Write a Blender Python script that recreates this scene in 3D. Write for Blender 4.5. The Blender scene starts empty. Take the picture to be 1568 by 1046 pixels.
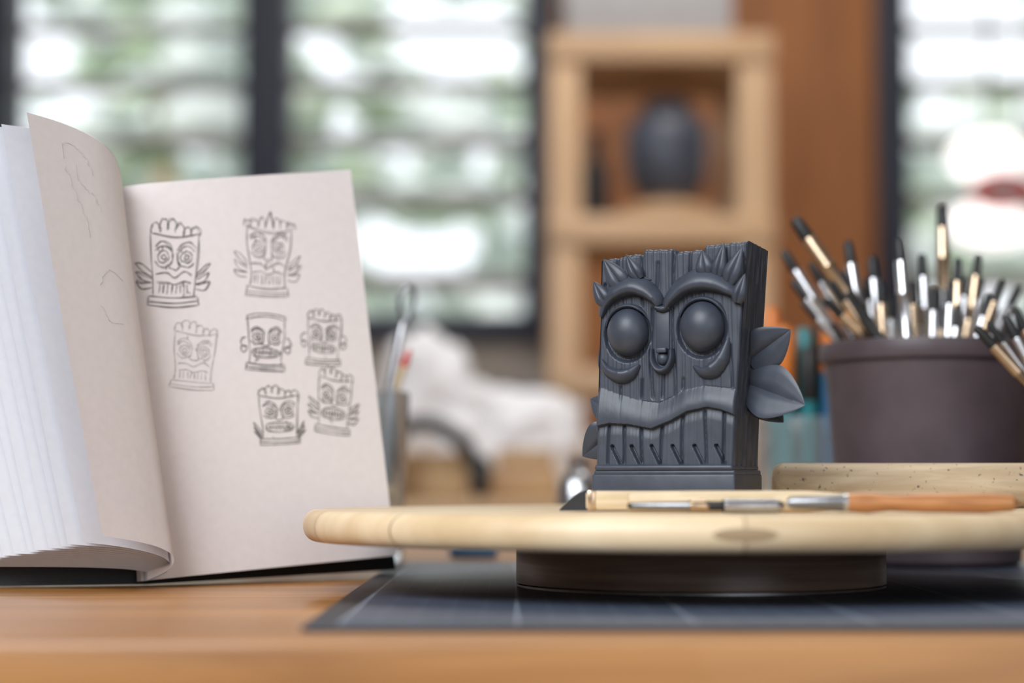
import bpy, bmesh, math, random
import numpy as np
from mathutils import Vector, Matrix, noise
random.seed(7); rng=np.random.RandomState(5)
scene=bpy.context.scene
scene.view_settings.view_transform='Standard'
F=3049.0; CX=784.0; CY=522.67; HZ=735.0
CAMZ=0.792; pitch=math.atan((HZ-CY)/F)
cp,sp=math.cos(pitch),math.sin(pitch)
def P(px,py,d):
    x=(px-CX)/F; yv=(CY-py)/F
    D=Vector((x,cp-yv*sp,sp+yv*cp))
    return D*(d/D.y)+Vector((0,0,CAMZ))
# ------------------------------------------------------------ materials
def newmat(name):
    m=bpy.data.materials.new(name); m.use_nodes=True
    return m,m.node_tree.nodes,m.node_tree.links,m.node_tree.nodes['Principled BSDF']
def simple(name,col,rough=.5,metal=0,var=.12,scale=40,bump=0,spec=.5,trans=0,sss=0,coat=0,stretch=(1,1,1),emit=0):
    m,n,l,b=newmat(name)
    tc=n.new('ShaderNodeTexCoord'); mp=n.new('ShaderNodeMapping'); mp.inputs['Scale'].default_value=stretch
    nz=n.new('ShaderNodeTexNoise'); nz.inputs['Scale'].default_value=scale; nz.inputs['Detail'].default_value=4
    r=n.new('ShaderNodeValToRGB')
    r.color_ramp.elements[0].position=.3; r.color_ramp.elements[1].position=.7
    r.color_ramp.elements[0].color=[c*(1-var) for c in col]+[1]
    r.color_ramp.elements[1].color=[min(1,c*(1+var)) for c in col]+[1]
    l.new(tc.outputs['Object'],mp.inputs[0]); l.new(mp.outputs[0],nz.inputs['Vector'])
    l.new(nz.outputs[0],r.inputs[0]); l.new(r.outputs[0],b.inputs['Base Color'])
    b.inputs['Roughness'].default_value=rough; b.inputs['Metallic'].default_value=metal
    b.inputs['Specular IOR Level'].default_value=spec
    if trans: b.inputs['Transmission Weight'].default_value=trans
    if emit: b.inputs['Emission Color'].default_value=list(col)+[1]; b.inputs['Emission Strength'].default_value=emit
    if coat: b.inputs['Coat Weight'].default_value=coat
    if bump:
        bp=n.new('ShaderNodeBump'); bp.inputs['Strength'].default_value=bump; bp.inputs['Distance'].default_value=.001
        l.new(nz.outputs[0],bp.inputs['Height']); l.new(bp.outputs[0],b.inputs['Normal'])
    return m
def wood(name,c1,c2,stretch=(1,12,12),scale=6,rough=.45,plank=None,coat=0,dark=None,dist=.6):
    m,n,l,b=newmat(name)
    tc=n.new('ShaderNodeTexCoord'); mp=n.new('ShaderNodeMapping'); mp.inputs['Scale'].default_value=stretch
    nz=n.new('ShaderNodeTexNoise'); nz.inputs['Scale'].default_value=scale; nz.inputs['Detail'].default_value=8; nz.inputs['Distortion'].default_value=dist
    r=n.new('ShaderNodeValToRGB'); r.color_ramp.elements[0].position=.32; r.color_ramp.elements[1].position=.68
    r.color_ramp.elements[0].color=list(c1)+[1]; r.color_ramp.elements[1].color=list(c2)+[1]
    l.new(tc.outputs['Object'],mp.inputs[0]); l.new(mp.outputs[0],nz.inputs['Vector']); l.new(nz.outputs[0],r.inputs[0])
    out=r.outputs[0]
    if plank:
        br=n.new('ShaderNodeTexBrick'); br.offset=.37
        br.inputs['Scale'].default_value=1; br.inputs['Brick Width'].default_value=plank[0]; br.inputs['Row Height'].default_value=plank[1]
        br.inputs['Mortar Size'].default_value=.0004
        br.inputs['Color1'].default_value=(.78,.76,.74,1); br.inputs['Color2'].default_value=(1.08,1.08,1.08,1); br.inputs['Mortar'].default_value=(.5,.45,.4,1)
        l.new(tc.outputs['Object'],br.inputs['Vector'])
        mx=n.new('ShaderNodeMix'); mx.data_type='RGBA'; mx.blend_type='MULTIPLY'; mx.inputs[0].default_value=1
        l.new(out,mx.inputs[6]); l.new(br.outputs[0],mx.inputs[7]); out=mx.outputs[2]
    if dark:
        n2=n.new('ShaderNodeTexNoise'); n2.inputs['Scale'].default_value=dark; n2.inputs['Detail'].default_value=6
        l.new(tc.outputs['Object'],n2.inputs['Vector'])
        r2=n.new('ShaderNodeValToRGB'); r2.color_ramp.elements[0].position=.63; r2.color_ramp.elements[1].position=.70
        r2.color_ramp.elements[0].color=(1,1,1,1); r2.color_ramp.elements[1].color=(.25,.26,.30,1)
        l.new(n2.outputs[0],r2.inputs[0])
        mx=n.new('ShaderNodeMix'); mx.data_type='RGBA'; mx.blend_type='MULTIPLY'; mx.inputs[0].default_value=1
        l.new(out,mx.inputs[6]); l.new(r2.outputs[0],mx.inputs[7]); out=mx.outputs[2]
    l.new(out,b.inputs['Base Color']); b.inputs['Roughness'].default_value=rough
    if coat: b.inputs['Coat Weight'].default_value=coat
    bp=n.new('ShaderNodeBump'); bp.inputs['Strength'].default_value=.15; bp.inputs['Distance'].default_value=.0008
    l.new(nz.outputs[0],bp.inputs['Height']); l.new(bp.outputs[0],b.inputs['Normal'])
    return m
M={}
M['clay']=simple('dark_clay',(.042,.050,.070),.44,var=.14,scale=160,bump=.12,spec=.5)
M['desk']=wood('desk_oak',(.26,.105,.028),(.44,.205,.062),(1.2,14,14),7,.38,plank=(.7,.045),coat=.15)
M['maple']=wood('maple',(.62,.45,.26),(.78,.62,.41),(1.5,16,5),6,.42,plank=(.5,.05),dist=.15)
M['walnut']=wood('walnut',(.13,.08,.06),(.24,.16,.12),(2,2,40),8,.35)
M['bench']=wood('bench_wood',(.40,.24,.12),(.58,.38,.2),(1,10,10),5,.5)
M['pine']=wood('pine',(.46,.29,.16),(.64,.43,.26),(10,10,1),4,.5)
M['pineh']=wood('pine_board',(.46,.29,.16),(.64,.43,.26),(1,10,10),4,.5)
M['dowel']=wood('dowel_wood',(.40,.29,.18),(.56,.44,.29),(3,30,30),8,.55,dark=450)
M['toolwood']=wood('tool_boxwood',(.62,.47,.28),(.75,.60,.40),(5,60,60),8,.45)
M['toolorange']=wood('tool_orange_wood',(.36,.14,.045),(.52,.23,.08),(6,60,60),8,.35,coat=.3)
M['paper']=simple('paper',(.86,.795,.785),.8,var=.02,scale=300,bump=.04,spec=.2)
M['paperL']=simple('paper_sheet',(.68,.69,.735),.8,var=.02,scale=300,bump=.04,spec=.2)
M['graphite']=simple('graphite',(.12,.11,.11),.7,var=.3,scale=900)
M['graphitef']=simple('graphite_faint',(.48,.445,.44),.8,var=.15,scale=900)
M['graphitem']=simple('graphite_mid',(.20,.185,.18),.8,var=.25,scale=900)
M['cover']=simple('book_cloth',(.012,.012,.014),.6,var=.3,scale=900)
M['matedge']=simple('mat_edge',(.018,.021,.029),.45)
M['steel']=simple('steel',(.58,.58,.60),.25,metal=1,var=.08,scale=200)
M['brass']=simple('gold_ferrule',(.60,.45,.31),.27,metal=1,var=.1,scale=200)
M['dsteel']=simple('dark_steel',(.25,.25,.26),.35,metal=1,var=.1,scale=200)
M['black']=simple('black_rubber',(.012,.012,.013),.45,var=.2)
M['blacklac']=simple('black_lacquer',(.015,.014,.014),.2,var=.2,coat=.5)
M['pot']=simple('maroon_clay_pot',(.078,.056,.064),.45,var=.12,scale=60,bump=.1)
M['teal']=simple('teal_plastic',(.02,.20,.22),.35)
M['orange']=simple('orange_plastic',(.70,.20,.03),.35)
M['red']=simple('red_plastic',(.65,.05,.03),.35)
M['navy']=simple('navy_frame_paint',(.010,.015,.036),.5,var=.1)
M['slat']=simple('louver_grey',(.26,.225,.215),.6,var=.1,scale=8,spec=.2)
M['brown']=wood('brown_panel',(.28,.095,.02),(.40,.145,.035),(6,6,1),3,.55)
M['wall']=simple('wall_plaster',(.34,.30,.27),.85,var=.05,scale=10)
M['floor']=wood('floor_wood',(.25,.16,.10),(.36,.24,.15),(1,8,8),4,.5,plank=(.9,.12))
M['ceil']=simple('ceiling_paint',(.68,.69,.70),.9,var=.03,scale=5)
M['cloth']=simple('white_cloth',(.80,.80,.83),.9,var=.05,scale=20,bump=.2)
M['card']=simple('cardboard',(.50,.34,.19),.85,var=.08,scale=30)
M['grey']=simple('grey_box',(.38,.38,.40),.7,var=.06)
M['slate']=simple('slate_glaze',(.06,.07,.10),.45,var=.3,scale=15)
M['white']=simple('white_enamel',(.88,.88,.88),.3,var=.02)
M['lamp']=simple('lamp_glow_glass',(1,.98,.96),.4,var=0,emit=1.5)
M['blue']=simple('blue_plastic',(.03,.12,.24),.4)
M['leaf']=simple('foliage',(.38,.47,.31),.7,var=.35,scale=5)
M['leaf2']=simple('pale_foliage',(.56,.65,.52),.7,var=.3,scale=4)
M['leaf3']=simple('silver_foliage',(.70,.75,.74),.7,var=.22,scale=4)
M['lawn']=simple('lawn',(.36,.42,.28),.9,var=.3,scale=2)
m,n,l,b=newmat('clear_glass'); b.inputs['Base Color'].default_value=(.9,.95,.97,1); b.inputs['Transmission Weight'].default_value=.9; b.inputs['Roughness'].default_value=.08; b.inputs['IOR'].default_value=1.2; M['glass']=m
m,n,l,b=newmat('cutting_mat_grid')
tc=n.new('ShaderNodeTexCoord')
def brick(w,ms,c,o):
    br=n.new('ShaderNodeTexBrick'); br.offset=0; br.inputs['Scale'].default_value=1
    br.inputs['Brick Width'].default_value=w; br.inputs['Row Height'].default_value=w; br.inputs['Mortar Size'].default_value=ms
    br.inputs['Mortar Smooth'].default_value=.2
    br.inputs['Color1'].default_value=c; br.inputs['Color2'].default_value=c; br.inputs['Mortar'].default_value=o
    l.new(tc.outputs['Object'],br.inputs['Vector']); return br
b1=brick(.05,.0005,(.048,.062,.095,1),(.20,.23,.29,1)); b2=brick(.01,.00022,(0,0,0,1),(.05,.055,.065,1))
ad=n.new('ShaderNodeMix'); ad.data_type='RGBA'; ad.blend_type='ADD'; ad.inputs[0].default_value=1
l.new(b1.outputs[0],ad.inputs[6]); l.new(b2.outputs[0],ad.inputs[7]); l.new(ad.outputs[2],b.inputs['Base Color'])
b.inputs['Roughness'].default_value=.4; M['mat']=m

# ------------------------------------------------------------ mesh builder
class MB:
    def __init__(s): s.v=[]; s.f=[]; s.mi=[]; s.mats=[]
    def mat(s,k):
        if k not in s.mats: s.mats.append(k)
        return s.mats.index(k)
    def add(s,vs,fs,k,T=None):
        o=len(s.v); i=s.mat(k)
        for p in vs:
            p=Vector(p)
            s.v.append(tuple(T@p if T is not None else p))
        for f in fs: s.f.append(tuple(a+o for a in f)); s.mi.append(i)
    def box(s,c,size,k,bev=.002,T=None,seg=2):
        bm=bmesh.new(); bmesh.ops.create_cube(bm,size=1)
        for v in bm.verts: v.co=Vector((v.co.x*size[0],v.co.y*size[1],v.co.z*size[2]))
        bev=min(bev,min(size)*.45)
        if bev>0: bmesh.ops.bevel(bm,geom=bm.edges[:],offset=bev,segments=seg,affect='EDGES',profile=.5)
        for v in bm.verts: v.co+=Vector(c)
        bm.verts.index_update()
        s.add([v.co.copy() for v in bm.verts],[[v.index for v in f.verts] for f in bm.faces],k,T); bm.free()
    def bx(s,x0,x1,y0,y1,z0,z1,k,bev=.002):
        s.box(((x0+x1)/2,(y0+y1)/2,(z0+z1)/2),(x1-x0,y1-y0,z1-z0),k,bev)
    def lathe(s,prof,k,T=None,seg=48):
        vs=[];fs=[]
        for r,z in prof:
            for i in range(seg):
                a=2*math.pi*i/seg; vs.append((r*math.cos(a),r*math.sin(a),z))
        for j in range(len(prof)-1):
            for i in range(seg):
                a=j*seg+i; b_=j*seg+(i+1)%seg
                fs.append((a,b_,b_+seg,a+seg))
        if prof[0][0]>1e-5: fs.append(tuple(range(seg))[::-1])
        if prof[-1][0]>1e-5: fs.append(tuple((len(prof)-1)*seg+i for i in range(seg)))
        s.add(vs,fs,k,T)
    def stick(s,a,b_,prof,seg=14,squash=1):
        a=Vector(a); b_=Vector(b_); d=b_-a; L=d.length
        q=d.to_track_quat('Z','Y').to_matrix().to_4x4()
        T=Matrix.Translation(a)@q
        i=0
        while i<len(prof)-1:
            k=prof[i][2]; j=i+1; pr=[(prof[i][1],prof[i][0]*L)]
            while j<len(prof):
                pr.append((prof[j][1],prof[j][0]*L))
                if prof[j][2]!=k: break
                j+=1
            s.lathe(pr,k,T@Matrix.Diagonal((1,squash,1,1)),seg); i=j
    def tube(s,pts,rad,k,seg=10,closed=False):
        pts=[Vector(p) for p in pts]; n_=len(pts); vs=[];fs=[]; up=None
        for i,p in enumerate(pts):
            t=(pts[(i+1)%n_ if closed else min(i+1,n_-1)]-pts[(i-1)%n_ if closed else max(i-1,0)]).normalized()
            if up is None:
                up=Vector((0,0,1)) if abs(t.z)<.9 else Vector((0,1,0))
            up=(up-t*up.dot(t)).normalized(); sd=t.cross(up)
            r=rad[i] if hasattr(rad,'__len__') else rad
            for q in range(seg):
                a=2*math.pi*q/seg; vs.append(p+up*math.cos(a)*r+sd*math.sin(a)*r)
        for i in range(n_ if closed else n_-1):
            for q in range(seg):
                a=i*seg+q; b_=i*seg+(q+1)%seg; c=((i+1)%n_)*seg
                fs.append((a,b_,c+(q+1)%seg,c+q))
        if not closed:
            fs.append(tuple(range(seg))[::-1]); fs.append(tuple((n_-1)*seg+q for q in range(seg)))
        s.add(vs,fs,k)
    def grid(s,fn,nu,nv,k,flip=False):
        vs=[fn(i/nu,j/nv) for j in range(nv+1) for i in range(nu+1)]; fs=[]
        for j in range(nv):
            for i in range(nu):
                a=j*(nu+1)+i; q=(a,a+1,a+nu+2,a+nu+1); fs.append(q[::-1] if flip else q)
        s.add(vs,fs,k)
    def blob(s,c,r,k,amp=.25,fr=2.0,sub=3,sc=(1,1,1),seed=0,zmin=None):
        bm=bmesh.new(); bmesh.ops.create_icosphere(bm,subdivisions=sub,radius=1)
        vs=[]
        for v in bm.verts:
            d=v.co.normalized(); h=1+amp*noise.noise(d*fr+Vector((seed*3.1,seed*1.7,seed)))
            q=Vector(c)+Vector((d.x*sc[0],d.y*sc[1],d.z*sc[2]))*r*h
            if zmin is not None: q.z=max(q.z,zmin)
            vs.append(q)
        bm.verts.index_update()
        s.add(vs,[[v.index for v in f.verts] for f in bm.faces],k); bm.free()
    def build(s,name,parent=None,smooth=35):
        V=np.array(s.v); c=(V.min(0)+V.max(0))/2; c[2]=V[:,2].min()
        me=bpy.data.meshes.new(name); me.from_pydata([tuple(x) for x in (V-c)],[],s.f); 
        for k in s.mats: me.materials.append(M[k])
        me.polygons.foreach_set('material_index',s.mi)
        me.polygons.foreach_set('use_smooth',[True]*len(me.polygons))
        bm=bmesh.new(); bm.from_mesh(me); 
        bmesh.ops.recalc_face_normals(bm,faces=bm.faces)
        th=math.radians(smooth)
        for e in bm.edges:
            if len(e.link_faces)==2 and e.calc_face_angle(0)>th: e.smooth=False
        bm.to_mesh(me); bm.free(); me.update()
        ob=bpy.data.objects.new(name,me); ob.location=c; scene.collection.objects.link(ob)
        if parent: ob.parent=parent
        return ob
def cat(pts,n_=10,closed=False):
    pts=[Vector(p) for p in pts]; out=[]; N=len(pts)
    for i in range(N if closed else N-1):
        g=lambda k:(pts[k%N] if closed else pts[max(0,min(N-1,k))])
        a,b_,c,d=g(i-1),g(i),g(i+1),g(i+2)
        for j in range(n_):
            t=j/n_; out.append(.5*((2*b_)+(c-a)*t+(2*a-5*b_+4*c-d)*t*t+(3*b_-a-3*c+d)*t**3))
    if not closed: out.append(pts[-1])
    return out

# ------------------------------------------------------------ room
WY=4.2
def wx(px,d=WY): return (px-CX)*d/F
def wz(py,d=WY): return P(CX,py,d).z
RX=3.0; WB=wz(492); WT=2.35; CH=2.8
def slab(name,x0,x1,y0,y1,z0,z1,k):
    b=MB(); b.bx(x0,x1,y0,y1,z0,z1,k,0); return b.build(name)
slab('floor',-RX,RX,-1.6,WY+.15,-.1,0,'floor')
slab('ceiling',-RX,RX,-1.7,WY+.15,CH,CH+.1,'ceil')
slab('wall_left',-RX-.1,-RX,-1.6,WY+.15,0,CH,'wall')
slab('wall_right',RX,RX+.1,-1.6,WY+.15,0,CH,'wall')
slab('wall_front',-RX,RX,-1.7,-1.6,0,CH,'ceil')
b=MB()
b.bx(-RX,RX,WY,WY+.12,0,WB,'wall',0); b.bx(-RX,RX,WY,WY+.12,WT,CH,'wall',0)
b.bx(wx(836),wx(1352),WY,WY+.12,WB,WT,'brown',0)
b.bx(wx(836),wx(1352),WY-.012,WY,0,WB,'brown',0); b.build('wall_back')
slabb=MB(); slabb.bx(-RX,RX,WY-.03,WY-.013,0,.1,'navy',.003); slabb.build('baseboard_back')
lines=[-310,-223,-136,-49,38,125,212,300,428]
def window(name,a,c,mull):
    b=MB()
    b.bx(a,c,WY-.03,WY+.10,WB-.04,WB+.012,'navy',.004); b.bx(a,c,WY-.02,WY+.10,WT,WT+.05,'navy',.004)
    for x0,x1 in mull: b.bx(x0,x1,WY-.06,WY+.09,WB-.04,WT+.04,'navy',.005)
    for y in lines:
        z=wz(y)
        if z>WT: continue
        T=Matrix.Translation((0,WY+.045,z))@Matrix.Rotation(math.radians(25),4,'X')
        b.box(((a+c)/2,0,0),(c-a-.02,.086,.010),'slat',.002,T)
    return b.build(name)
window('window_1',-2.3,wx(407),[(-2.34,-2.27),(-1.62,-1.54),(wx(-26),wx(14)),(wx(371),wx(410))])
window('window_2',wx(407),wx(845),[(wx(407.2),wx(441)),(wx(803),wx(850))])
window('window_3',wx(1345),2.5,[(wx(1344),wx(1391)),(wx(1820),wx(1860)),(2.45,2.52)])
# ------------------------------------------------------------ garden
b=MB(); b.bx(-14,14,WY+.4,22,-.35,-.25,'lawn',0); b.build('garden_lawn')
b=MB()
avoid=[(40,90,34),(105,72,14),(100,155,12),(648,385,22),(590,385,22),(706,385,22),(690,85,34),(510,90,20),(1440,40,50),(1530,60,50),(30,20,28),(640,20,16),(1440,450,30),(1530,470,30)]
i=0
for k in range(5200):
    y=random.uniform(6.2,10.5); px=random.uniform(-350,1900); py=random.uniform(-150,740)
    r=random.uniform(.05,.14)
    if 860<px<1330: continue
    ok=True
    for ax,ay,ar in avoid:
        if math.hypot((px-ax),py-ay)<ar+r*F/y*.85: ok=False;break
    if not ok: continue
    if random.random()<.64: continue
    p=P(px,py,y); i+=1
    g_=('leaf' if (py>330 and px<600 and random.random()<.6) or random.random()<.10 else random.choice(['leaf2','leaf3','leaf3']))
    b.blob(p,r,g_,.6,2.5,2,(1.1,.8,.7),i)
for x in (-3.2,-1.5,3.4):
    b.tube([(x,8,-.15),(x+.1,8.1,1.5),(x+.05,8,3)],[.06,.05,.04],'bench')
b.build('garden_bushes',smooth=180)
# hanging lamp in front of the right window
b=MB(); ly=3.75; c1=P(1514,240,ly); c2=P(1514,346,ly); k_=ly/F
def sph(c,rx,rz):
    pr=[(math.sin(a),-math.cos(a)) for a in np.linspace(0,math.pi,20)]
    b.lathe(pr,'lamp',Matrix.Translation(c)@Matrix.Diagonal((rx,rx,rz,1)),40)
sph(c1,62*k_,38*k_); sph(c2,64*k_,38*k_)
cr=P(1536,292,ly-.085)
b.tube([(cr.x+42*k_*math.cos(a),cr.y-.01*math.sin(a),cr.z+20*k_*math.sin(a)) for a in np.linspace(0,2*math.pi,36,endpoint=False)],9*k_,'red',10,True)
b.lathe([(0,0),(36*k_,.002),(36*k_,.006),(0,.008)],'grey',Matrix.Translation(cr)@Matrix.Diagonal((1,1,.6,1))@Matrix.Rotation(math.radians(90),4,'X')@Matrix.Diagonal((1,.5,1,1)),30)
b.tube([P(1514,270,ly),P(1514,310,ly)],.03,'white',16); b.tube([P(1520,292,ly-.005),cr],.012,'grey',10)
b.tube([c1+Vector((0,0,37*k_)),(c1.x,ly,CH-.001)],.004,'black',8)
b.lathe([(.05,-.03),(.05,0)],'white',Matrix.Translation((c1.x,ly,CH-.0005)),24)
b.build('hanging_globe_lamp')
# ------------------------------------------------------------ shelf unit
sd=3.0
def sx(px): return (px-CX)*sd/F
def sz(py): return P(CX,py,sd).z
b=MB()
for a,c in ((842,892),(1133,1188)):
    for y0 in (sd,sd+.25): b.bx(sx(a),sx(c),y0,y0+.045,0,sz(52),'pine',.004)
for y in (72,352,585,800,1050):
    z=sz(y); t=.022
    b.bx(sx(842)-.002,sx(1188)+.002,sd-.006,sd+.30,z-t,z+t,'pineh',.003)
b.build('wooden_shelf_unit')
b=MB(); zt=sz(72)+.0225
b.bx(sx(868),sx(1130),sd+.03,sd+.26,zt,zt+.13,'grey',.006); b.bx(sx(864),sx(1134),sd+.026,sd+.264,zt+.105,zt+.135,'white',.004)
b.build('grey_storage_box')
zs=sz(352)+.0225
b=MB(); T=Matrix.Translation((sx(1030),sd+.08,zs))@Matrix.Diagonal((1.08,1.08,.98,1))
b.lathe([(0,0),(.05,0),(.07,.006),(.07,.02),(.03,.03),(.028,.036),(0,.036)],'pineh',T)
b.lathe([(0,.034),(.036,.036),(.050,.050),(.058,.08),(.061,.13),(.056,.155),(.040,.172),(.034,.180),(.038,.19),(.035,.191),(.028,.178),(0,.17)],'slate',T)
b.build('dark_round_vase')
b=MB(); T=Matrix.Translation((sx(916),sd+.08,zs))
b.lathe([(0,0),(.020,0),(.022,.004),(.022,.08),(.012,.10),(.010,.125),(.013,.127),(.013,.14),(0,.141)],'black',T)
b.build('black_bottle')
# ------------------------------------------------------------ back workbench & clutter
BT=.772
b=MB(); b.bx(-1.3,.75,2.0,2.75,BT-.045,BT,'bench',.004)
for x in (-1.24,.69):
    for y in (2.06,2.69): b.bx(x-.03,x+.03,y-.03,y+.03,0,BT-.044,'bench',.003)
b.bx(-1.2,.65,2.64,2.67,BT-.15,BT-.045,'bench',.003)
b.build('back_workbench')
def bxp(px,d): return (px-CX)*d/F
b=MB(); b.bx(bxp(560,2.12),bxp(715,2.12),2.12,2.26,BT+.0005,BT+.045,'card',.003)
b.bx(bxp(555,2.12),bxp(718,2.12),2.116,2.264,BT+.038,BT+.050,'card',.003); b.build('cardboard_box')
b=MB(); b.bx(bxp(745,2.2),bxp(855,2.2),2.2,2.3,BT+.0005,BT+.035,'bench',.003); b.bx(bxp(760,2.2),bxp(850,2.2),2.21,2.29,BT+.035,BT+.055,'card',.003); b.build('wood_offcuts')
b=MB(); zm=BT+.0008
for i,(px,py,r,am,sc) in enumerate([(655,620,.060,.35,(1.0,.8,1.4)),(690,655,.06,.35,(1.2,.8,1.0)),(780,655,.05,.35,(1.6,.8,1.0)),(652,545,.032,.35,(.9,.8,1.1)),(835,665,.045,.4,(1.2,.9,1.1)),(730,700,.055,.3,(2,.9,.8)),(800,700,.05,.3,(1.6,.9,.9))]):
    b.blob(P(px,py,2.45),r,'cloth',am,2.2,4,sc,i+1,zm)
b.build('crumpled_white_cloth',smooth=180)
b=MB(); pts=cat([P(600,690,2.06),P(620,655,2.06),P(665,650,2.06),P(710,680,2.06),P(732,730,2.06),P(738,752,2.06)],8)
b.tube(pts,.009,'black'); pts=cat([P(600,690,2.06),P(600,752,2.06)],4); b.tube(pts,.009,'black')
for px in (600,736):
    q=P(px,735,2.06); b.box((q.x,q.y,BT+.0235),(.022,.045,.044),'black',.01)
b.build('black_headphones')
b=MB(); b.bx(bxp(705,2.6),bxp(838,2.6),2.6,2.7,BT+.0005,BT+.145,'slate',.004); b.bx(bxp(720,2.6),bxp(833,2.6),2.596,2.6,BT+.02,BT+.13,'grey',.001)
b.build('grey_toolbox')
# ------------------------------------------------------------ desk
DY=.528
b=MB(); b.bx(-.95,.95,DY,1.42,.71,.75,'desk',.0025)
b.bx(-.88,.88,DY+.04,DY+.06,.63,.71,'desk',.002); b.bx(-.88,.88,1.34,1.36,.63,.71,'desk',.002)
for x in (-.88,.88):
    for y in (DY+.06,1.34): b.bx(x-.03,x+.03,y-.03,y+.03,0,.711,'desk',.003)
b.build('wooden_desk')
b=MB(); x0=-.0585; MT=.752
b.bx(x0,x0+.62,.555,.985,.7502,MT-.0002,'matedge',.0008); b.bx(x0+.009,x0+.611,.564,.976,MT-.001,MT,'mat',.0001)
b.build('cutting_mat')
TX,TY=.0713,.76
b=MB(); T=Matrix.Translation((TX,TY,MT))
b.lathe([(0,.0002),(.0695,.0002),(.0695,.0010)],'dsteel',T,96)
b.lathe([(.0685,.0010),(.0697,.0016),(.0697,.0150),(.0688,.0162),(.06,.0162),(.06,.0178),(0,.0178)],'walnut',T,96)
R=.150; t0,t1=.0176,.0290; prof=[(0,t0),(R-.006,t0)]
for a in np.linspace(-90,90,15):
    a=math.radians(a); prof.append((R-.0045+.0045*math.cos(a),(t0+t1)/2+(t1-t0)/2*math.sin(a)))
prof+=[(R-.006,t1),(0,t1)]
b.lathe(prof,'maple',T,160)
b.build('banding_wheel_turntable',smooth=50)
DT=MT+t1
# ------------------------------------------------------------ tiki
th=math.radians(24)
rv=Vector((math.cos(th),-math.sin(th),0)); nv=Vector((-math.sin(th),-math.cos(th),0))
O=P(1024,780,.737); O.z=DT+.0002
def K(u,v,w): return O+rv*(u*.001)+nv*(v*.001)+Vector((0,0,w*.001))
def uw(px,py): return ((px-1024)/3.9,(781-py)/4.15)
def sm(x,a,b_): t=np.clip((x-a)/(b_-a),0,1); return t*t*(3-2*t)
def front_h(U,Wm):
    px=1024+3.9*U; py=781-4.15*Wm
    h=np.zeros_like(U)
    for k,a,w_,ph,am in ((2.1,.5,.06,0,.055),(3.7,.6,.08,1,.04),(5.5,.8,.05,2.3,.035),(7.9,.6,.1,4,.025)):
        h+=am*np.sin(U*k+a*3*np.sin(Wm*w_+ph)+ph)
    def groove(xc,y0,y1,dep=.9,wd=2.2,wob=2):
        x=xc+wob*np.sin(py*.03+xc)
        m_=sm(py,y0-3,y0+3)*(1-sm(py,y1-6,y1+2))
        return -dep*np.exp(-((px-x)/wd)**2)*m_
    low=np.interp(px,[905,935,965,1000,1030,1055,1085,1105,1130],[655,649,651,658,646,632,626,630,640])
    upp=np.interp(px,[905,940,975,1010,1030,1050,1080,1130],[585,600,612,617,609,598,592,598])
    h+=.35*sm(px,983,986)-.3*sm(px,1034,1037)+.3*sm(px,1078,1081)
    for xc,y0,y1 in ((985,360,470),(1035,360,440),(1079,360,430),(946,380,430),(1000,470,612),(1033,470,612),(950,590,650),(1008,400,450),(1060,380,425),(1015,568,612),(985,580,612),(1048,580,600),(925,430,470),(1120,530,600),(1139,400,600)):
        h+=groove(xc,y0,y1)
    tt=np.clip((py-upp)/(low-upp),0,1)
    lip=2.1*np.power(np.sin(np.clip(tt,0,1)*math.pi*.62),1.1)*(1-sm(py,low-1.5,low+1.0))
    h=np.where(py<upp,h,h*(.3-.22*sm(tt,0,.3)*(tt<.999))+lip)
    below=sm(py,low-.5,low+1)
    for xc in (932,955,984,1013,1046,1080,1107): h+=groove(xc,630,715,1.1,2.0,1.5)*below
    h+=below*.9*sm(py,low,low+18)*.6
    for xc in (944,974,1005,1037,1070,1103):
        ax,ay,bx_,by=xc-6,684,xc+6,710
        t=np.clip(((px-ax)*(bx_-ax)+(py-ay)*(by-ay))/((bx_-ax)**2+(by-ay)**2),0,1)
        d=np.hypot(px-ax-(bx_-ax)*t,py-ay-(by-ay)*t)
        h-=1.9*(1-sm(d,1.4*(1-.5*t),3.4))
    for cx_,cy_,rx,ry in ((962,510,38,46),(1076,505,40,48)):
        d=np.hypot((px-cx_)/rx,(py-cy_)/ry)
        h-=1.6*(1-sm(d,.86,1.0))
    return h
def side_h(S,Wm,seed):
    h=np.zeros_like(S)
    for k,a,w_,ph,am in ((1.1,1.1,.06,0,.25),(2.3,.9,.10,1,.2),(3.9,.7,.08,2.3,.12)):
        h+=am*np.sin(S*k+a*2.5*np.sin(Wm*w_+ph+seed)+ph)
    return h
NF,NS,NB,NW=250,70,30,330
topx=[-40,-16.6,-16.2,-10.2,-9.8,2.6,3.0,13.8,14.2,40]; topw=[92.6,94.6,95.2,95.2,96.8,96.4,95.4,95.8,97.2,98.6]
ws=np.linspace(0,1,NW)
Wb=14.0
def uL(w): return -28.6+2.3*(w-14)/80
def uR(w): return 25.0+6.3*np.clip((w-14)/84,0,1)**1.25
def Tk(w): return 30-4.5*(w-14)/84
def topw_at(f):
    u=-27+58*f
    return np.interp(u,topx,topw)+.12*math.sin(u*1.3)+.08*math.sin(u*3.1)-(.8*math.exp(-((u+10)/.5)**2)+.8*math.exp(-((u-2.8)/.5)**2)+.8*math.exp(-((u-14)/.5)**2))
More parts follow.
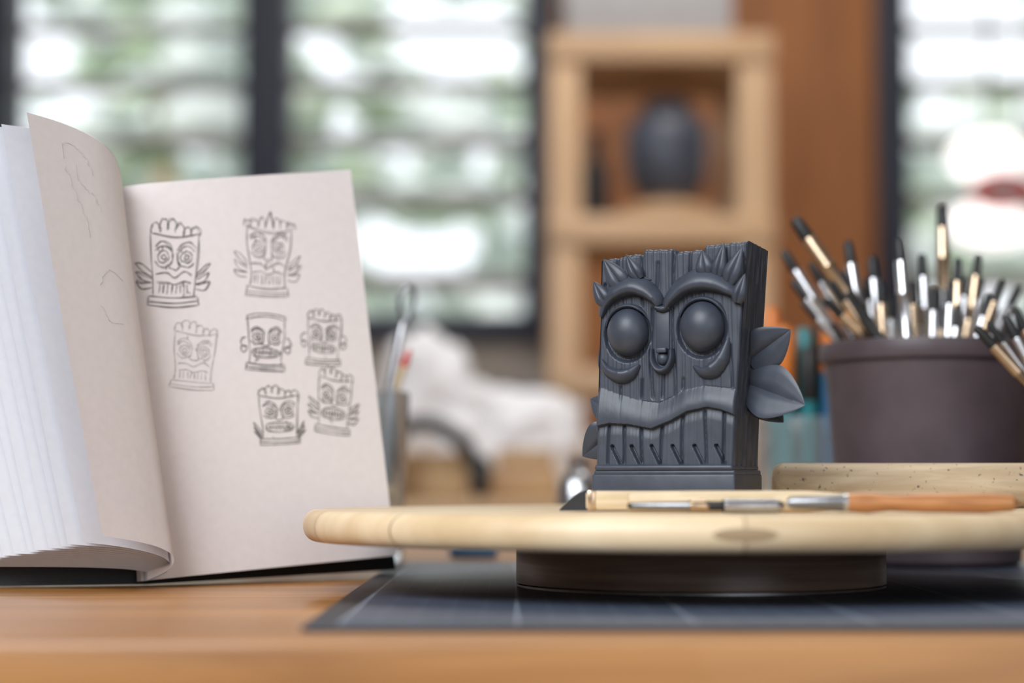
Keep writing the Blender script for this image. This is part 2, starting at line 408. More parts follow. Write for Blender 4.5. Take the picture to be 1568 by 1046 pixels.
def column(kind,f):
    if kind in('F','B'): tw=topw_at(f)
    elif kind=='R': tw=topw_at(1)-1.2*f
    else: tw=topw_at(0)-.5*(1-f)
    if kind=='B': tw-= 1.2*f+.5*(1-f)
    w=Wb+(tw-Wb)*ws
    l_,r_,T_=uL(w),uR(w),Tk(w)
    if kind=='F':
        u=l_+(r_-l_)*f; h=front_h(u,w); e=np.minimum(f,1-f)*57; rd=1.0*(1-np.clip(e/1.0,0,1))**2
        h=h-rd-1.2*np.clip((w-(tw-1.2))/1.2,0,1)**2
        return u,h,w
    if kind=='R':
        v=-T_*f; h=side_h(v+f*0,w,0); ed=np.sin(np.clip(f*math.pi,0,math.pi))**.3
        return r_+h*ed,v-0,w
    if kind=='B':
        u=l_+(r_-l_)*f; return u,-T_,w
    v=-T_*f; h=side_h(v,w,2); return l_-h*np.sin(min(max(f*math.pi,0),math.pi))**.3,v,w
cl=[('F',i/(NF-1)) for i in range(NF)]+[('R',i/NS) for i in range(1,NS)]+[('B',1-i/(NF-1)) for i in range(NF)]+[('L',1-i/NS) for i in range(1,NS)]
vs=[]
for kd,f in cl:
    u,v,w=column(kd,f); vs+= [(a,b_,c) for a,b_,c in zip(u,v,w)]
vs=np.array(vs,dtype=float)
Ow=np.array(O); W3=Ow+.001*(vs[:,0:1]*np.array(rv)+vs[:,1:2]*np.array(nv)+vs[:,2:3]*np.array((0,0,1)))
NC=len(cl); fs=[]
for i in range(NC):
    j=(i+1)%NC
    for k in range(NW-1): fs.append((i*NW+k,j*NW+k,j*NW+k+1,i*NW+k+1))
b0=NF+NS-1
for i in range(NF-1):
    a=i*NW+NW-1; c=(i+1)*NW+NW-1; d=(b0+NF-1-i)*NW+NW-1; e=(b0+NF-2-i)*NW+NW-1
    fs.append((a,c,e,d))
tk=MB(); tk.add([Vector(p) for p in W3],fs,'clay')
Tt=Matrix(((rv.x,-nv.x,0,O.x),(rv.y,-nv.y,0,O.y),(0,0,1,O.z),(0,0,0,1)))
def tb(u0,u1,v0,v1,w0,w1,bev): tk.box(((u0+u1)/2000,-(v0+v1)/2000,(w0+w1)/2000),((u1-u0)/1000,(v1-v0)/1000,(w1-w0)/1000),'clay',bev/1000,Tt,3)
tb(-29.8,26.2,-32,1.8,0,13.2,.9); tb(-29.2,26.0,-31.4,1.4,12.6,14.6,.8); tb(-28.8,25.4,-30.6,2.0,14.2,16.6,1.1)
def relief(pts,wd,ht,v0=0,n_=14,seg=12,power=1.0,skew=0):
    p3=cat([Vector((*uw(*p),0)) for p in pts],n_); N=len(p3); tt=np.linspace(0,1,N)
    wd_=np.interp(tt,np.linspace(0,1,len(wd)),wd); ht_=np.interp(tt,np.linspace(0,1,len(ht)),ht)
    V=[];Fc=[]
    for i,p in enumerate(p3):
        t=(p3[min(i+1,N-1)]-p3[max(i-1,0)]).normalized(); s_=Vector((-t.y,t.x,0))
        for q in range(seg+1):
            a=math.pi*q/seg; c_=math.cos(a); z=math.sin(a)**power
            sk=1+skew*c_
            V.append(K(p.x+s_.x*c_*wd_[i],v0+ht_[i]*z*sk,p.y+s_.y*c_*wd_[i]))
        V.append(K(p.x,v0-2,p.y))
    S=seg+2
    for i in range(N-1):
        for q in range(S): Fc.append((i*S+q,i*S+(q+1)%S,(i+1)*S+(q+1)%S,(i+1)*S+q))
    Fc.append(tuple(range(S))); Fc.append(tuple((N-1)*S+q for q in range(S)))
    tk.add(V,Fc,'clay')
# brows
relief([(921,482),(928,461),(945,443),(970,434),(992,441),(1008,455),(1014,468)],[.7,2.2,3.4,3.8,3.5,2.6,1.6],[1.5,3.2,4.6,5,5,4.6,3],0,skew=-.35,power=.8)
relief([(1022,472),(1030,458),(1048,440),(1072,431),(1098,434),(1122,447),(1136,462)],[1.4,2.6,3.6,4.1,3.9,2.8,.9],[3,4.6,5,5.2,5,4,2],0,skew=-.35,power=.8)
relief([(1008,470),(1018,473),(1029,470)],[1.2,1.5,1.2],[3.0,3.4,3.0],0)
relief([(928,455),(946,431),(973,420),(999,427)],[.4,.9,.9,.3],[1,1.8,1.8,.8],0)
relief([(1045,426),(1070,416),(1100,419),(1127,433)],[.4,.9,.9,.3],[1,1.8,1.8,.8],0)
# bags
relief([(921,548),(932,566),(952,575),(968,571),(981,558)],[.4,2.0,3.0,2.4,.5],[.8,3,4.2,3.4,1],0,skew=.3)
relief([(1063,562),(1078,572),(1094,569),(1108,552),(1117,520)],[.4,2.2,3.2,2.6,.4],[.8,3,4.2,3.4,.8],0,skew=.3)
def ell(c,r,v,n1=40):
    u,w=c; pr=[(math.sin(a),-math.cos(a)) for a in np.linspace(0,math.pi,24)]
    T=Tt@Matrix.Translation((u/1000,-v/1000,w/1000))@Matrix.Diagonal((r[0]/1000,r[1]/1000,r[2]/1000,1))
    tk.lathe(pr,'clay',T,n1)
ell(uw(963,507),(8.0,6.4,8.9),.2); ell(uw(1077,502),(8.4,6.6,9.3),.2)
def ring(cx_,cy_,rx,ry,a0,a1,wd,ht):
    pts=[(cx_+rx*math.cos(math.radians(a)),cy_-ry*math.sin(math.radians(a))) for a in np.linspace(a0,a1,9)]
    relief(pts,[.3,wd,wd,wd,.3],[.8,ht,ht,ht,.8],-.8,6)
ring(963,508,36,42,25,165,1.0,3.0); ring(1077,503,38,44,10,155,1.0,3.0)
# nose
tb(*[uw(1006,0)[0],uw(1028,0)[0]],-1,.9,uw(0,536)[1],uw(0,476)[1],.5)
relief([(1001,534),(1002,552),(1008,564),(1017,568),(1026,563),(1031,550),(1031,534)],[.6,1.1,1.3,1.4,1.3,1.1,.6],[2.2,3.4,3.8,4,3.8,3.4,2.2],0,8)
ell(uw(1017,550),(2.4,2.2,2.4),0.2); tb(uw(1009,0)[0],uw(1025,0)[0],-1,3.0,uw(0,541)[1],uw(0,533)[1],.5)
def leaf(A_,B_,Wd,Nn,width,thick,bend=0,base=.4,peak=.4,groove=.5,ns=22,nq=14):
    A_=Vector(A_);B_=Vector(B_);Wd=Vector(Wd).normalized();Nn=Vector(Nn).normalized(); L=(B_-A_).length
    def prof(s):
        if s<peak: return base+(1-base)*math.sin(s/peak*math.pi/2)
        x=(s-peak)/(1-peak); return max(0,(1-x**1.5))**.9
    def top(s,q,sg):
        q=q*2-1; p=prof(s)
        side=A_+(B_-A_)*s+Wd*q*width*p
        z=thick*(1-q*q)**.6*p - groove*thick*math.exp(-(q/.14)**2)*p*(1-s*.6)
        if sg<0: z=-thick*.6*(1-q*q)**.6*p
        return side+Nn*(z+bend*L*s*s+.25*width*p*q*q)
    tk.grid(lambda s,q:top(s,q,1),ns,nq,'clay'); tk.grid(lambda s,q:top(s,q,-1),ns,nq,'clay',True)
def fl(a,b_,w,v=1.4,th_=2.6,tipv=.8):
    ua,ub=uw(*a),uw(*b_); A_=K(ua[0],v,ua[1]); B_=K(ub[0],v+tipv,ub[1]); d=(B_-A_).normalized()
    leaf(A_,B_,d.cross(nv),nv,w/1000,th_/1000,0,.6,.3,.35)
for a in [((960,438),(928,392),4.2),((934,464),(912,426),3.4),((984,426),(963,386),3.0),
          ((1086,424),(1080,386),3.6),((1102,430),(1113,376),3.0),((1118,440),(1140,384),3.6),((1131,468),(1144,424),3.0)]:
    fl(a[0],a[1],a[2])
def sl(ua,wa,ub,wb,w,va=-13,vb=-11,bend=0,th_=2.4,base=.45):
    A_=K(ua,va,wa); B_=K(ub,vb,wb); d=(B_-A_).normalized(); N_=(nv*.85+rv*.35).normalized()
    leaf(A_,B_,d.cross(N_),N_,w/1000,th_/1000,bend,base,.42,.8)
sl(26,55,43.5,66,8.2,-15,-12,.05,2.4,.6); sl(25,47,49.0,38,10.4,-15,-10,.08); sl(25,44,40,32,6,-18,-14)
sl(-25,52,-33,61,5,-13,-15); sl(-25,36,-37,42,6,-13,-15); sl(-25,30,-39.5,20,8,-13,-13)
tk.build('tiki_clay_sculpture',smooth=40)
# ------------------------------------------------------------ tools on turntable
def onx(px,d): return (px-CX)*d/F
def lay(b,px0,px1,d0,d1,r0,prof,squash=1):
    a=Vector((onx(px0,d0),d0,DT+r0)); c=Vector((onx(px1,d1),d1,DT+r0)); b.stick(a,c,prof,18,squash)
b=MB()
y=.700; z0=DT+.0003
T=Matrix.Translation((onx(970,y),y,z0+.0036)); b.box((0,0,0),(onx(1046,y)-onx(897,y),.007,.0068),'toolwood',.0012,T)
T=Matrix.Translation((onx(905,y),y,z0+.0036)); b.box((0,0,0),(.003,.0076,.0072),'brass',.0006,T)
xs=onx(899,y); V=[];n_=12
for sgn in (-1,1):
    for i in range(n_+1):
        t=i/n_; V.append((xs-.0098*t,y+sgn*.003*(1-.7*t),z0+.0068*(1-t**1.6)+.0004)); V.append((xs-.0098*t,y+sgn*.003*(1-.7*t),z0+.0001))
Fc=[]; S=2*(n_+1)
for i in range(n_):
    a=2*i; Fc+=[(a,a+1,a+3,a+2),(S+a,S+a+2,S+a+3,S+a+1),(a,a+2,S+a+2,S+a),(a+1,S+a+1,S+a+3,a+3)]
Fc+=[(0,S,S+1,1),(2*n_,2*n_+1,S+2*n_+1,S+2*n_)]
b.add(V,Fc,'black'); b.build('clay_shaper_tool')
b=MB(); lay(b,960,1302,.682,.676,.0038,[(0,.0016,'toolwood'),(.01,.0034,'toolwood'),(.3,.0037,'toolwood'),(.8,.0037,'toolwood'),(.97,.0028,'toolwood'),(1,.0006,'toolwood')]); b.build('boxwood_modelling_tool')
b=MB(); lay(b,960,1200,.664,.660,.0025,[(0,.0006,'black'),(.03,.0012,'dsteel'),(.38,.0015,'dsteel'),(.40,.0020,'brass'),(.50,.0022,'brass'),(.52,.0016,'black'),(.60,.0016,'black'),(.62,.0024,'steel'),(.95,.0024,'steel'),(1,.0010,'steel')])
for i in range(26):
    t=.64+.3*i/26; a=Vector((onx(960,.664),.664,DT+.0025)); c=Vector((onx(1200,.660),.660,DT+.0025)); p=a.lerp(c,t)
    T=Matrix.Translation(p)@Matrix.Rotation(math.radians(90),4,'Y'); b.lathe([(.0023,-.0003),(.0025,0),(.0023,.0003)],'steel',T,18)
b.build('craft_knife')
b=MB(); lay(b,1204,1558,.652,.652,.0037,[(0,.0012,'dsteel'),(.02,.0021,'dsteel'),(.20,.0026,'dsteel'),(.24,.0029,'steel'),(.26,.0030,'toolorange'),(.34,.0035,'toolorange'),(.44,.0027,'toolorange'),(.6,.0032,'toolorange'),(.85,.0035,'toolorange'),(.97,.0027,'toolorange'),(1,.0006,'toolorange')]); b.build('wood_handled_sculpting_tool')
b=MB(); lay(b,1181,1625,.792,.785,.0090,[(0,.0030,'dowel'),(.003,.0058,'dowel'),(.010,.0075,'dowel'),(.022,.0085,'dowel'),(.04,.0089,'dowel'),(.96,.0089,'dowel'),(.98,.0083,'dowel'),(.995,.006,'dowel'),(1,.003,'dowel')]); b.build('wooden_rolling_pin')
# ------------------------------------------------------------ brush pots
def pot(x,y,z,r1,r0,h,k='pot'):
    b=MB(); T=Matrix.Translation((x,y,z+.0003)); t=.004
    b.lathe([(0,0),(r0-.002,0),(r0,.002),(r1-.0015,h-.010),(r1+.001,h-.009),(r1+.0018,h-.005),(r1+.001,h-.0005),(r1-.001,h),(r1-t,h-.001),(r1-t-.001,h-.01),(r0-t,.006),(0,.006)],k,T,72)
    return b
PX,PY=onx(1424,.95),.952
b=pot(PX,PY,MT,.0505,.042,.105)
b.build('clay_brush_pot')
def seat(A_,B_,cx,cy,ztop,zbot,rt,rb,r):
    """aim from tip A_ through the pot mouth near B_, stop where the handle meets wall or floor"""
    d=B_-A_; M_=A_+d*((ztop-A_.z)/d.z)
    o=Vector((M_.x-cx,M_.y-cy)); lim=rt-r-.0015
    if o.length>lim: o=o.normalized()*lim
    M_=Vector((cx+o.x,cy+o.y,ztop)); d=(M_-A_).normalized(); t=(M_-A_).length
    while True:
        q=A_+d*(t+.002); f=(q.z-zbot)/(ztop-zbot)
        if q.z<zbot+.008 or math.hypot(q.x-cx,q.y-cy)>rb+(rt-rb)*f-r-.001: break
        t+=.002
    return d,t
def brush(b,A_,E,r,kind):
    L=(E-A_).length
    fer='brass' if kind in('g','gp') else 'steel'; hd={'g':'blacklac','s':'blacklac','gp':'toolwood','sp':'steel'}[kind]
    tl=.011; q=lambda m_:min(m_/L,.96)
    b.stick(A_,E,[(0,r*.45,'black'),(q(.0018),r*.8,'black'),(q(tl),r*.95,fer),(q(tl+.0003),r,fer),(q(.026),r*1.05,fer),(q(.0265),r*1.12,fer),(q(.0272),r*1.05,fer),(q(.042),r*.92,hd),(q(.0424),r*.98,hd),(max(q(.0424),.6)+.003,r*.85,hd),(.985,r*.75,hd),(1,r*.4,hd)],12)
b=MB()
specs=[((1216,334),(1322,500),20,'g'),((1199,384),(1288,545),15,'s'),((1250,412),(1332,530),16,'gp'),((1298,368),(1322,520),15,'s'),((1335,392),(1346,520),16,'s'),
((1377,363),(1389,520),17,'sp'),((1412,388),(1420,520),13,'s'),((1443,314),(1446,520),18,'g'),((1467,395),(1464,520),13,'gp'),((1499,388),(1482,520),13,'g'),
((1536,428),(1500,520),12,'gp'),((1213,430),(1300,540),13,'sp'),((1362,455),(1366,520),14,'s'),((1430,440),(1428,520),14,'s'),((1562,438),(1518,520),13,'s'),((1272,430),(1318,520),14,'g'),((1316,440),(1335,520),12,'sp'),((1480,420),(1470,520),10,'s'),((1398,430),(1400,520),14,'gp'),((1240,402),(1305,520),12,'s'),((1515,450),(1492,530),12,'sp'),
((1348,430),(1352,520),13,'g'),((1388,415),(1392,520),11,'s'),((1456,430),(1452,520),13,'sp'),((1490,455),(1478,520),13,'g'),((1262,458),(1308,530),13,'gp'),((1228,462),(1296,540),12,'s'),((1548,468),(1512,530),12,'g'),((1310,470),(1328,520),13,'g'),((1504,425),(1486,520),11,'s'),
((1288,415),(1316,520),12,'gp'),((1326,425),(1340,520),12,'s'),((1405,465),(1408,520),13,'sp'),((1380,470),(1384,520),13,'g'),((1440,470),(1440,520),13,'gp'),((1468,465),(1462,520),12,'s'),((1526,470),(1500,530),12,'s')]
for i,(a,c,w,k) in enumerate(specs):
    dd=.920+.062*((i*7)%5)/4; r=w*1.22/2*.95/F
    A_=P(*a,dd); B_=P(c[0],c[1],dd)
    d,t=seat(A_,B_,PX,PY,MT+.105,MT+.006,.0455,.038,r)
    brush(b,A_,A_+d*t,r,k)
b.build('paint_brushes')
P2=(.270,.86)
b=pot(*P2,MT,.036,.030,.055,'pot'); b.build('clay_brush_pot.001')
b=MB()
for i,(a,c,w,k) in enumerate([((1494,500),(1600,668),18,'gp'),((1512,492),(1614,668),14,'s'),((1538,482),(1632,672),18,'sp'),((1554,470),(1640,672),15,'g'),((1580,440),(1655,672),15,'s')]):
    dd=.845+.01*i; r=w/2*.85/F
    d,t=seat(P(*a,dd),P(*c,dd),*P2,MT+.055,MT+.006,.0315,.026,r)
    A_=P(*a,dd); brush(b,A_,A_+d*t,r,k)
b.build('paint_brushes.001')
b=MB(); JX,JY=onx(1232,1.15),1.15; T=Matrix.Translation((JX,JY,.7503))
b.lathe([(0,0),(.026,0),(.028,.003),(.028,.075),(.027,.078),(.0255,.075),(.0255,.005),(0,.004)],'glass',T,40)
for i in range(9):
    a=i*2*math.pi/8; rr=.014 if i<8 else 0
    p0=Vector((JX+rr*math.cos(a),JY+rr*math.sin(a),.756)); p1=Vector((JX+rr*1.35*math.cos(a),JY+rr*1.35*math.sin(a),.868+.012*((i*5)%3)))
    k1=['teal','teal','teal','blue'][i%4]; k2=['orange','black','orange','teal','orange'][i%5]
    b.stick(p0,p1,[(0,.003,k1),(.02,.0046,k1),(.72,.0046,k2),(.73,.0050,k2),(.97,.0048,k2),(1,.003,k2)],14)
b.build('jar_of_markers')
b=MB(); GX,GY=-.078,1.03; T=Matrix.Translation((GX,GY,.7503))
b.lathe([(0,0),(.020,0),(.022,.003),(.025,.085),(.0245,.087),(.023,.085),(.020,.006),(0,.005)],'glass',T,40)
def gs(px,py,px0,py0,prof):
    b.stick(P(px,py,GY),P(px0,py0,GY),prof,12)
gs(618,492,596,600,[(0,.0013,'steel'),(.25,.0022,'steel'),(1,.0028,'steel')]); gs(596,600,575,740,[(0,.0028,'steel'),(1,.0022,'steel')])
lp=cat([P(617,495,GY),P(612,462,GY),P(622,440,GY),P(634,444,GY),P(632,470,GY),P(620,495,GY)],6); b.tube(lp,.0013,'dsteel',8)
gs(628,535,590,640,[(0,.001,'red'),(.2,.0022,'red'),(.25,.002,'toolwood'),(1,.002,'toolwood')]); gs(590,640,570,740,[(0,.002,'toolwood'),(1,.002,'toolwood')])
gs(600,580,592,740,[(0,.0015,'grey'),(.1,.003,'grey'),(1,.003,'grey')])
b.build('glass_of_sculpting_tools')
b=MB(); q=onx(885,1.18); T=Matrix.Translation((q,1.18,.7503)); b.lathe([(0,0),(.012,0),(.0125,.002),(.0125,.038),(.010,.044),(.006,.047),(.006,.053),(.0065,.056),(0,.057)],'steel',T,30); b.build('metal_bottle')
b=MB(); b.bx(onx(690,1.1),onx(762,1.1),1.08,1.12,.7503,.757,'blue',.002); b.bx(onx(700,1.1),onx(752,1.1),1.085,1.115,.757,.760,'blue',.002); b.build('blue_eraser_case')
# ------------------------------------------------------------ sketchbook
TL,TR,BR,BL=(187,283),(537,260),(606,850),(226,888)
C=[P(*TL,.800),P(*TR,.858),P(*BR,.856),P(*BL,.787)]
pn=((C[1]-C[3]).cross(C[0]-C[2])).normalized()
if pn.y>0: pn=-pn
def page(s,t,off=0):
    a=C[0].lerp(C[1],s); b_=C[3].lerp(C[2],s); p=a.lerp(b_,t)
    return p+pn*(off-.006*math.exp(-s/.07)+.0015*math.sin(s*math.pi))
book=bpy.data.objects.new('open_sketchbook',None); scene.collection.objects.link(book)
b=MB()
off=-.004
b.grid(lambda s,t:page(s,t),50,30,'paper')
b.grid(lambda s,t:page(s,t,off),50,6,'paper',True)
for k in range(2): b.grid(lambda s,t,k=k:page(s,float(k),off*t),50,5,'paper'); b.grid(lambda s,t,k=k:page(float(k),s,off*t),10,5,'paper')
b.build('right_page_block',book,smooth=60)
b=MB()
CC=[P(190,294,.812),P(530,272,.868),P(606,872,.868),P(222,900,.800)]
for q in (2,3): CC[q].z=max(CC[q].z,.7523 if q==2 else .7506)
def cov(s,t,o): p=CC[0].lerp(CC[1],s).lerp(CC[3].lerp(CC[2],s),t); return p+pn*(-.002*o)
b.grid(lambda s,t:cov(s,t,0),8,8,'cover'); b.grid(lambda s,t:cov(s,t,1),8,8,'cover',True)
for k in range(2): b.grid(lambda s,t,k=k:cov(s,float(k),t),8,1,'cover'); b.grid(lambda s,t,k=k:cov(float(k),s,t),8,1,'cover')
LC=[P(190,294,.812),P(-170,235,.800),P(-70,905,.782),P(222,900,.800)]
for q in (2,3): LC[q].z=.7506
def lcov(s,t,o): p=LC[0].lerp(LC[1],s).lerp(LC[3].lerp(LC[2],s),t); return p+Vector((0,.002*o,0))
b.grid(lambda s,t:lcov(s,t,0),8,8,'cover'); b.grid(lambda s,t:lcov(s,t,1),8,8,'cover',True)
for k in range(2): b.grid(lambda s,t,k=k:lcov(s,float(k),t),8,1,'cover'); b.grid(lambda s,t,k=k:lcov(float(k),s,t),8,1,'cover')
b.build('cover',book)
def sheet(bot,top,n_=10):
    bc=cat([P(*p) for p in bot],n_); tcv=cat([P(*p) for p in top],n_); N=len(bc)-1
    def f(s,t,o=0):
        i=min(int(s*N+1e-6),N); return tcv[i].lerp(bc[i],t)+Vector((0,-.0025*math.sin(t*math.pi)*s,0))
    return f,N
b=MB()
fL,N=sheet([(226,888,.786),(258,872,.779),(266,853,.772),(244,838,.764),(205,828,.753),(157,820,.741)],
           [(187,283,.799),(184,262,.793),(174,238,.786),(148,213,.776),(100,190,.762),(41,172,.745)])
b.grid(fL,N,30,'paper')
for j in range(1,15):
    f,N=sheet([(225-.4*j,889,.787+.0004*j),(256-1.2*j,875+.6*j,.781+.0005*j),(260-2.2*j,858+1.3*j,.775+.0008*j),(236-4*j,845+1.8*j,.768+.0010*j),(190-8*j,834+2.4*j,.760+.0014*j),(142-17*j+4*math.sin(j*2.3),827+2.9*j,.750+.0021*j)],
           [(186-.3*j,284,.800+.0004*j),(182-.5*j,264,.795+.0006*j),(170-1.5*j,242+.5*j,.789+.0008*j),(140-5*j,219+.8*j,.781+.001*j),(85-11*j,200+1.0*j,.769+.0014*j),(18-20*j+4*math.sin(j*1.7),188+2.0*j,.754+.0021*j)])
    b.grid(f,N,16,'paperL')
b.build('left_sheets',book,smooth=60)
def inv(px,py):
    s,t=.5,.5
    for _ in range(12):
        def e(s,t):
            ax=TL[0]+(TR[0]-TL[0])*s; ay=TL[1]+(TR[1]-TL[1])*s; bx_=BL[0]+(BR[0]-BL[0])*s; by=BL[1]+(BR[1]-BL[1])*s
            return ax+(bx_-ax)*t-px, ay+(by-ay)*t-py
        f0=e(s,t); fs_=e(s+1e-4,t); ft=e(s,t+1e-4)
        a=(fs_[0]-f0[0])/1e-4; c=(fs_[1]-f0[1])/1e-4; b_=(ft[0]-f0[0])/1e-4; d=(ft[1]-f0[1])/1e-4
        D=a*d-b_*c; s-=(d*f0[0]-b_*f0[1])/D; t-=(-c*f0[0]+a*f0[1])/D
    return s,t
sk=MB()
def stroke(pts,wd,k,mapper=None):
    V=[];Fc=[]; P3=[]
    for p in pts:
        if mapper: P3.append(mapper(p[0],p[1]))
        else:
            s,t=inv(p[0],p[1]); P3.append(page(s,t,.00012))
    n_=len(P3)
    nn=pn if not mapper else Vector((.2,-1,0)).normalized()
    for i,p in enumerate(P3):
        tg=(P3[min(i+1,n_-1)]-P3[max(0,i-1)]); 
        if tg.length<1e-9: tg=Vector((1,0,0))
        sd_=tg.normalized().cross(nn); w=wd*(.65+.5*abs(math.sin(i*.37+p.x*900)))
        if i in(0,n_-1): w*=.35
        V+=[p+sd_*w,p-sd_*w]
    for i in range(n_-1): Fc.append((2*i,2*i+1,2*i+3,2*i+2))
    sk.add(V,Fc,k)
def sketch(cx,cy,hw,hh,k,wd,crown,arms,tilt=0,passes=2,seed=0,mouth=0,mapper=None,topw_=.72,botw=.62):
    rr=random.Random(seed); wd=wd*1.05
    S=[]
    E=lambda x,y,a,b_,n_=16,a0=0,a1=360:[(x+a*math.cos(math.radians(q)),y+b_*math.sin(math.radians(q))) for q in np.linspace(a0,a1,n_)]
    tw,bw=topw_,botw
    S+=[[(-tw,.72),(-tw*.97,.2),(-bw,-.4),(-bw,-.76)],[(tw,.70),(tw*.98,.2),(bw*1.02,-.4),(bw,-.76)]]
    S+=[[(-bw-.1,-.76),(0,-.80),(bw+.1,-.76)],[(-bw-.14,-.98),(0,-1.0),(bw+.14,-.96)],[(-bw-.1,-.76),(-bw-.14,-.98)],[(bw+.1,-.76),(bw+.14,-.96)],[(-bw-.12,-.88),(0,-.91),(bw+.12,-.86)]]
    if crown=='scallop':
        for i in range(6):
            x=-tw+tw*2*(i+.5)/6; S.append(E(x,.76+.1*math.sin(i*1.1),tw/5.2,.2,9,-10,190))
        S.append([(-tw,.72),(0,.62),(tw,.72)])
    elif crown=='flame':
        for i in range(7):
            x=-tw+tw*2*i/6; hgt=.95-.05*abs(i-3)*1.5; S.append([(x-.13,.62),(x-.08,.8),(x,hgt),(x+.09,.78),(x+.13,.62)])
        S.append([(-tw,.62),(0,.52),(tw,.62)]); S.append([(-.1,.66),(0,1.0),(.1,.66)])
    else:
        S.append([(-tw,.76),(-.3,.84),(.3,.84),(tw,.74)]); S.append([(-tw,.88),(-.3,.96),(.3,.96),(tw,.86)]); S+=[[(-tw,.72),(-tw,.9)],[(tw,.72),(tw,.87)]]
    for sg in(-1,1):
        S.append([(sg*.06,.30),(sg*.2,.44),(sg*.42,.50),(sg*.62,.38)]); S.append([(sg*.08,.24),(sg*.22,.37),(sg*.42,.42),(sg*.6,.32)])
        S.append(E(sg*.34,.16,.17,.14)); S.append(E(sg*.34,.15,.07,.06,10)); S.append(E(sg*.34,.12,.25,.2,9,200,340))
        if arms=='leaf':
            for dy in (0,-.22,-.42):
                S.append([(sg*tw*.92,-.22+dy*.6),(sg*(tw+.2),-.02+dy),(sg*(tw+.36),.02+dy),(sg*(tw+.2),-.16+dy),(sg*tw*.9,-.32+dy*.6)])
        elif arms=='round':
            S.append(E(sg*(tw+.1),-.02,.15,.16,10,-110,110) if sg>0 else E(sg*(tw+.1),-.02,.15,.16,10,70,290)); S.append(E(sg*(tw+.12),-.25,.12,.12,12))
        elif arms=='spike':
            for a in (0,1,2): S.append([(sg*bw,-.6-.08*a),(sg*(tw+.22),-.25-.15*a+.05),(sg*(bw+.08),-.72-.05*a)])
    S.append([(-.09,.26),(-.1,.02),(-.15,-.08),(-.05,-.14),(.05,-.14),(.15,-.08),(.1,.02),(.09,.26)])
    if mouth==0:
        S.append([(-.52,-.38),(-.4,-.26),(0,-.22),(.4,-.26),(.52,-.38),(.4,-.5),(0,-.55),(-.4,-.5),(-.52,-.38)]); S.append([(-.5,-.38),(0,-.37),(.5,-.38)])
        for i in range(7): x=-.36+.12*i; S.append([(x,-.26),(x+.01,-.50)])
    else:
        S.append([(-.55,-.25),(-.25,-.22),(0,-.32),(.3,-.18),(.56,-.28)]); S.append([(-.5,-.45),(-.2,-.42),(0,-.5),(.3,-.4),(.52,-.46)])
        for i in range(8): x=-.42+.12*i; S.append([(x,-.48),(x,-.7)])
    for i in range(7):
        x=rr.uniform(-.55,.55); y=rr.uniform(-.7,.6); S.append([(x,y),(x+.02,y-rr.uniform(.05,.15))])
    ct,st=math.cos(math.radians(tilt)),math.sin(math.radians(tilt))
    for s_ in S:
        for ps in range(passes):
            j=[Vector((x+rr.gauss(0,.018),y+rr.gauss(0,.015),0)) for x,y in s_]
            c_=cat(j,5) if len(j)>2 and len(j)<12 else (j if len(j)>=12 else cat(j,4))
            pts=[(cx+hw*(p.x*ct-p.y*st),cy-hh*(p.y*ct+p.x*st)) for p in c_]
            stroke(pts,wd*(1 if ps==0 else .7),k,mapper)
g,gm,gf='graphite','graphitem','graphitef'
sketch(263,407,47,66,g,.00016,'scallop','leaf',-2,2,1,1)
sketch(402,393,48,66,gm,.00013,'flame','leaf',-3,2,2,1,botw=.55)
sketch(291,550,42,51,gf,.00013,'scallop','',-5,2,3,1)
sketch(398,528,40,45,g,.00016,'flat','round',-2,2,4)
sketch(490,521,38,42,gm,.00016,'scallop','round',-3,2,5)
sketch(418,641,42,44,gm,.00016,'scallop','spike',2,2,6)
sketch(506,618,38,50,gm,.00016,'scallop','leaf',-6,2,7)
def mp(px,py):
    t=(py-235)/(840-235); best=None
    for i in range(51):
        s=i/50; p=fL(s,t); d=p-Vector((0,0,CAMZ))
        zc=d.y*cp+d.z*sp; qx=CX+F*d.x/zc
        if s>.3 and (best is None or abs(qx-px)<best[0]): best=(abs(qx-px),p)
    return best[1]+Vector((.0001,-.0003,0))
def fline(pts): stroke([(p.x,p.y) for p in cat([Vector((*q,0)) for q in pts],6)],.00012,'graphitef',mp)
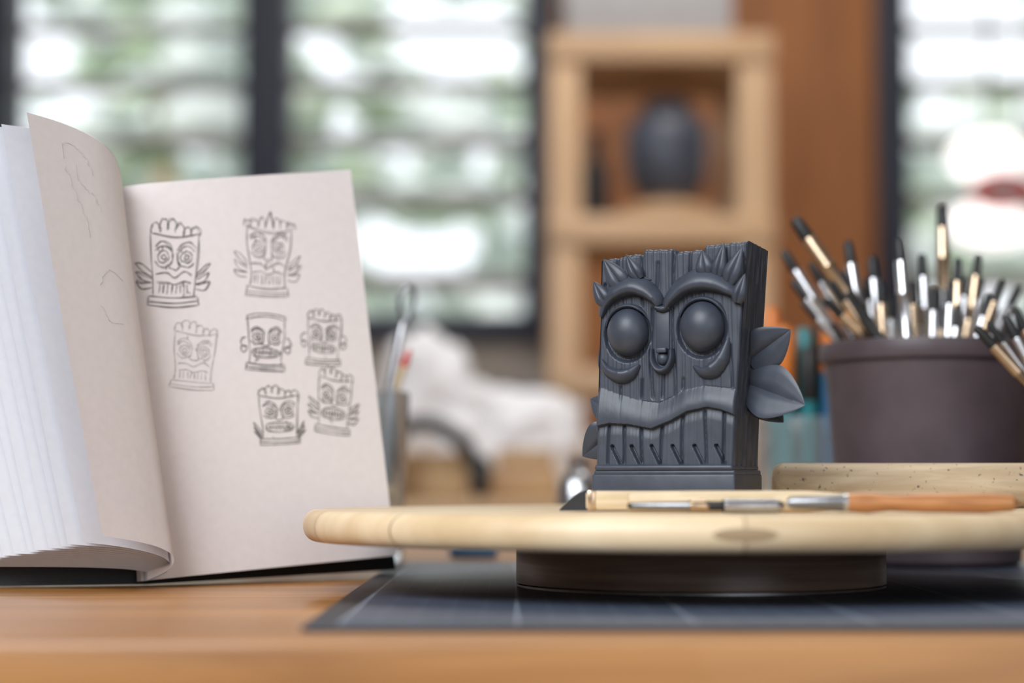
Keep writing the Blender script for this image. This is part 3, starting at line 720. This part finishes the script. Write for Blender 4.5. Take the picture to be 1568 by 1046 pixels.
fline([(98,290),(92,275),(104,264),(122,270),(134,282),(140,300)]); fline([(112,292),(122,318),(138,330)]); fline([(140,325),(148,338),(152,352)])
fline([(100,300),(112,330),(128,365),(135,400)]); fline([(152,470),(165,440),(190,445)]); fline([(155,500),(170,520),(190,515)])
sk.build('pencil_sketches',book,smooth=180)
# ------------------------------------------------------------ lights, world, camera
w=bpy.data.worlds.new('World'); scene.world=w; w.use_nodes=True; nt=w.node_tree
bg=nt.nodes['Background']; bg.inputs[0].default_value=(.90,.95,1,1); bg.inputs[1].default_value=1.6
def area(name,loc,tgt,size,en,col):
    L=bpy.data.lights.new(name,'AREA'); L.shape='RECTANGLE'; L.size=size[0]; L.size_y=size[1]; L.energy=en; L.color=col
    o=bpy.data.objects.new(name,L); o.location=loc; o.rotation_euler=(Vector(tgt)-Vector(loc)).to_track_quat('-Z','Y').to_euler(); scene.collection.objects.link(o)
area('studio_window_light',(-.8,-.65,1.9),(0,.8,.8),(1.2,1.0),50,(.90,.95,1))
area('front_fill_light',(.7,-1.0,1.25),(-.1,.8,.8),(1.0,1.0),6,(.93,.96,1))  # added fill from front right for page and tiki side, not a window
area('overhead_fill_light',(.3,1.6,2.7),(.2,1.4,.8),(1.2,.8),13,(1,.97,.93))  # added overhead fill under the ceiling, no real panel stands for it
area('overhead_fill_light.001',(.3,2.4,2.7),(.5,3.4,1.0),(1.2,.6),24,(1,.93,.84))  # added fill to brighten the shelf unit, not a real ceiling lamp
S=bpy.data.lights.new('sun','SUN'); S.energy=2.4; S.angle=.02; S.color=(1,.95,.88)
o=bpy.data.objects.new('sun',S); o.rotation_euler=Vector((.5,.65,-.9)).to_track_quat('-Z','Y').to_euler(); o.location=(0,0,5); scene.collection.objects.link(o)
cam=bpy.data.cameras.new('camera'); cam.lens=F/1568*36; cam.sensor_width=36; cam.clip_start=.01
cam.dof.use_dof=True; cam.dof.focus_distance=.748; cam.dof.aperture_fstop=4.8
co=bpy.data.objects.new('camera',cam); co.location=(0,0,CAMZ); co.rotation_euler=(math.pi/2+pitch,0,0); scene.collection.objects.link(co); scene.camera=co
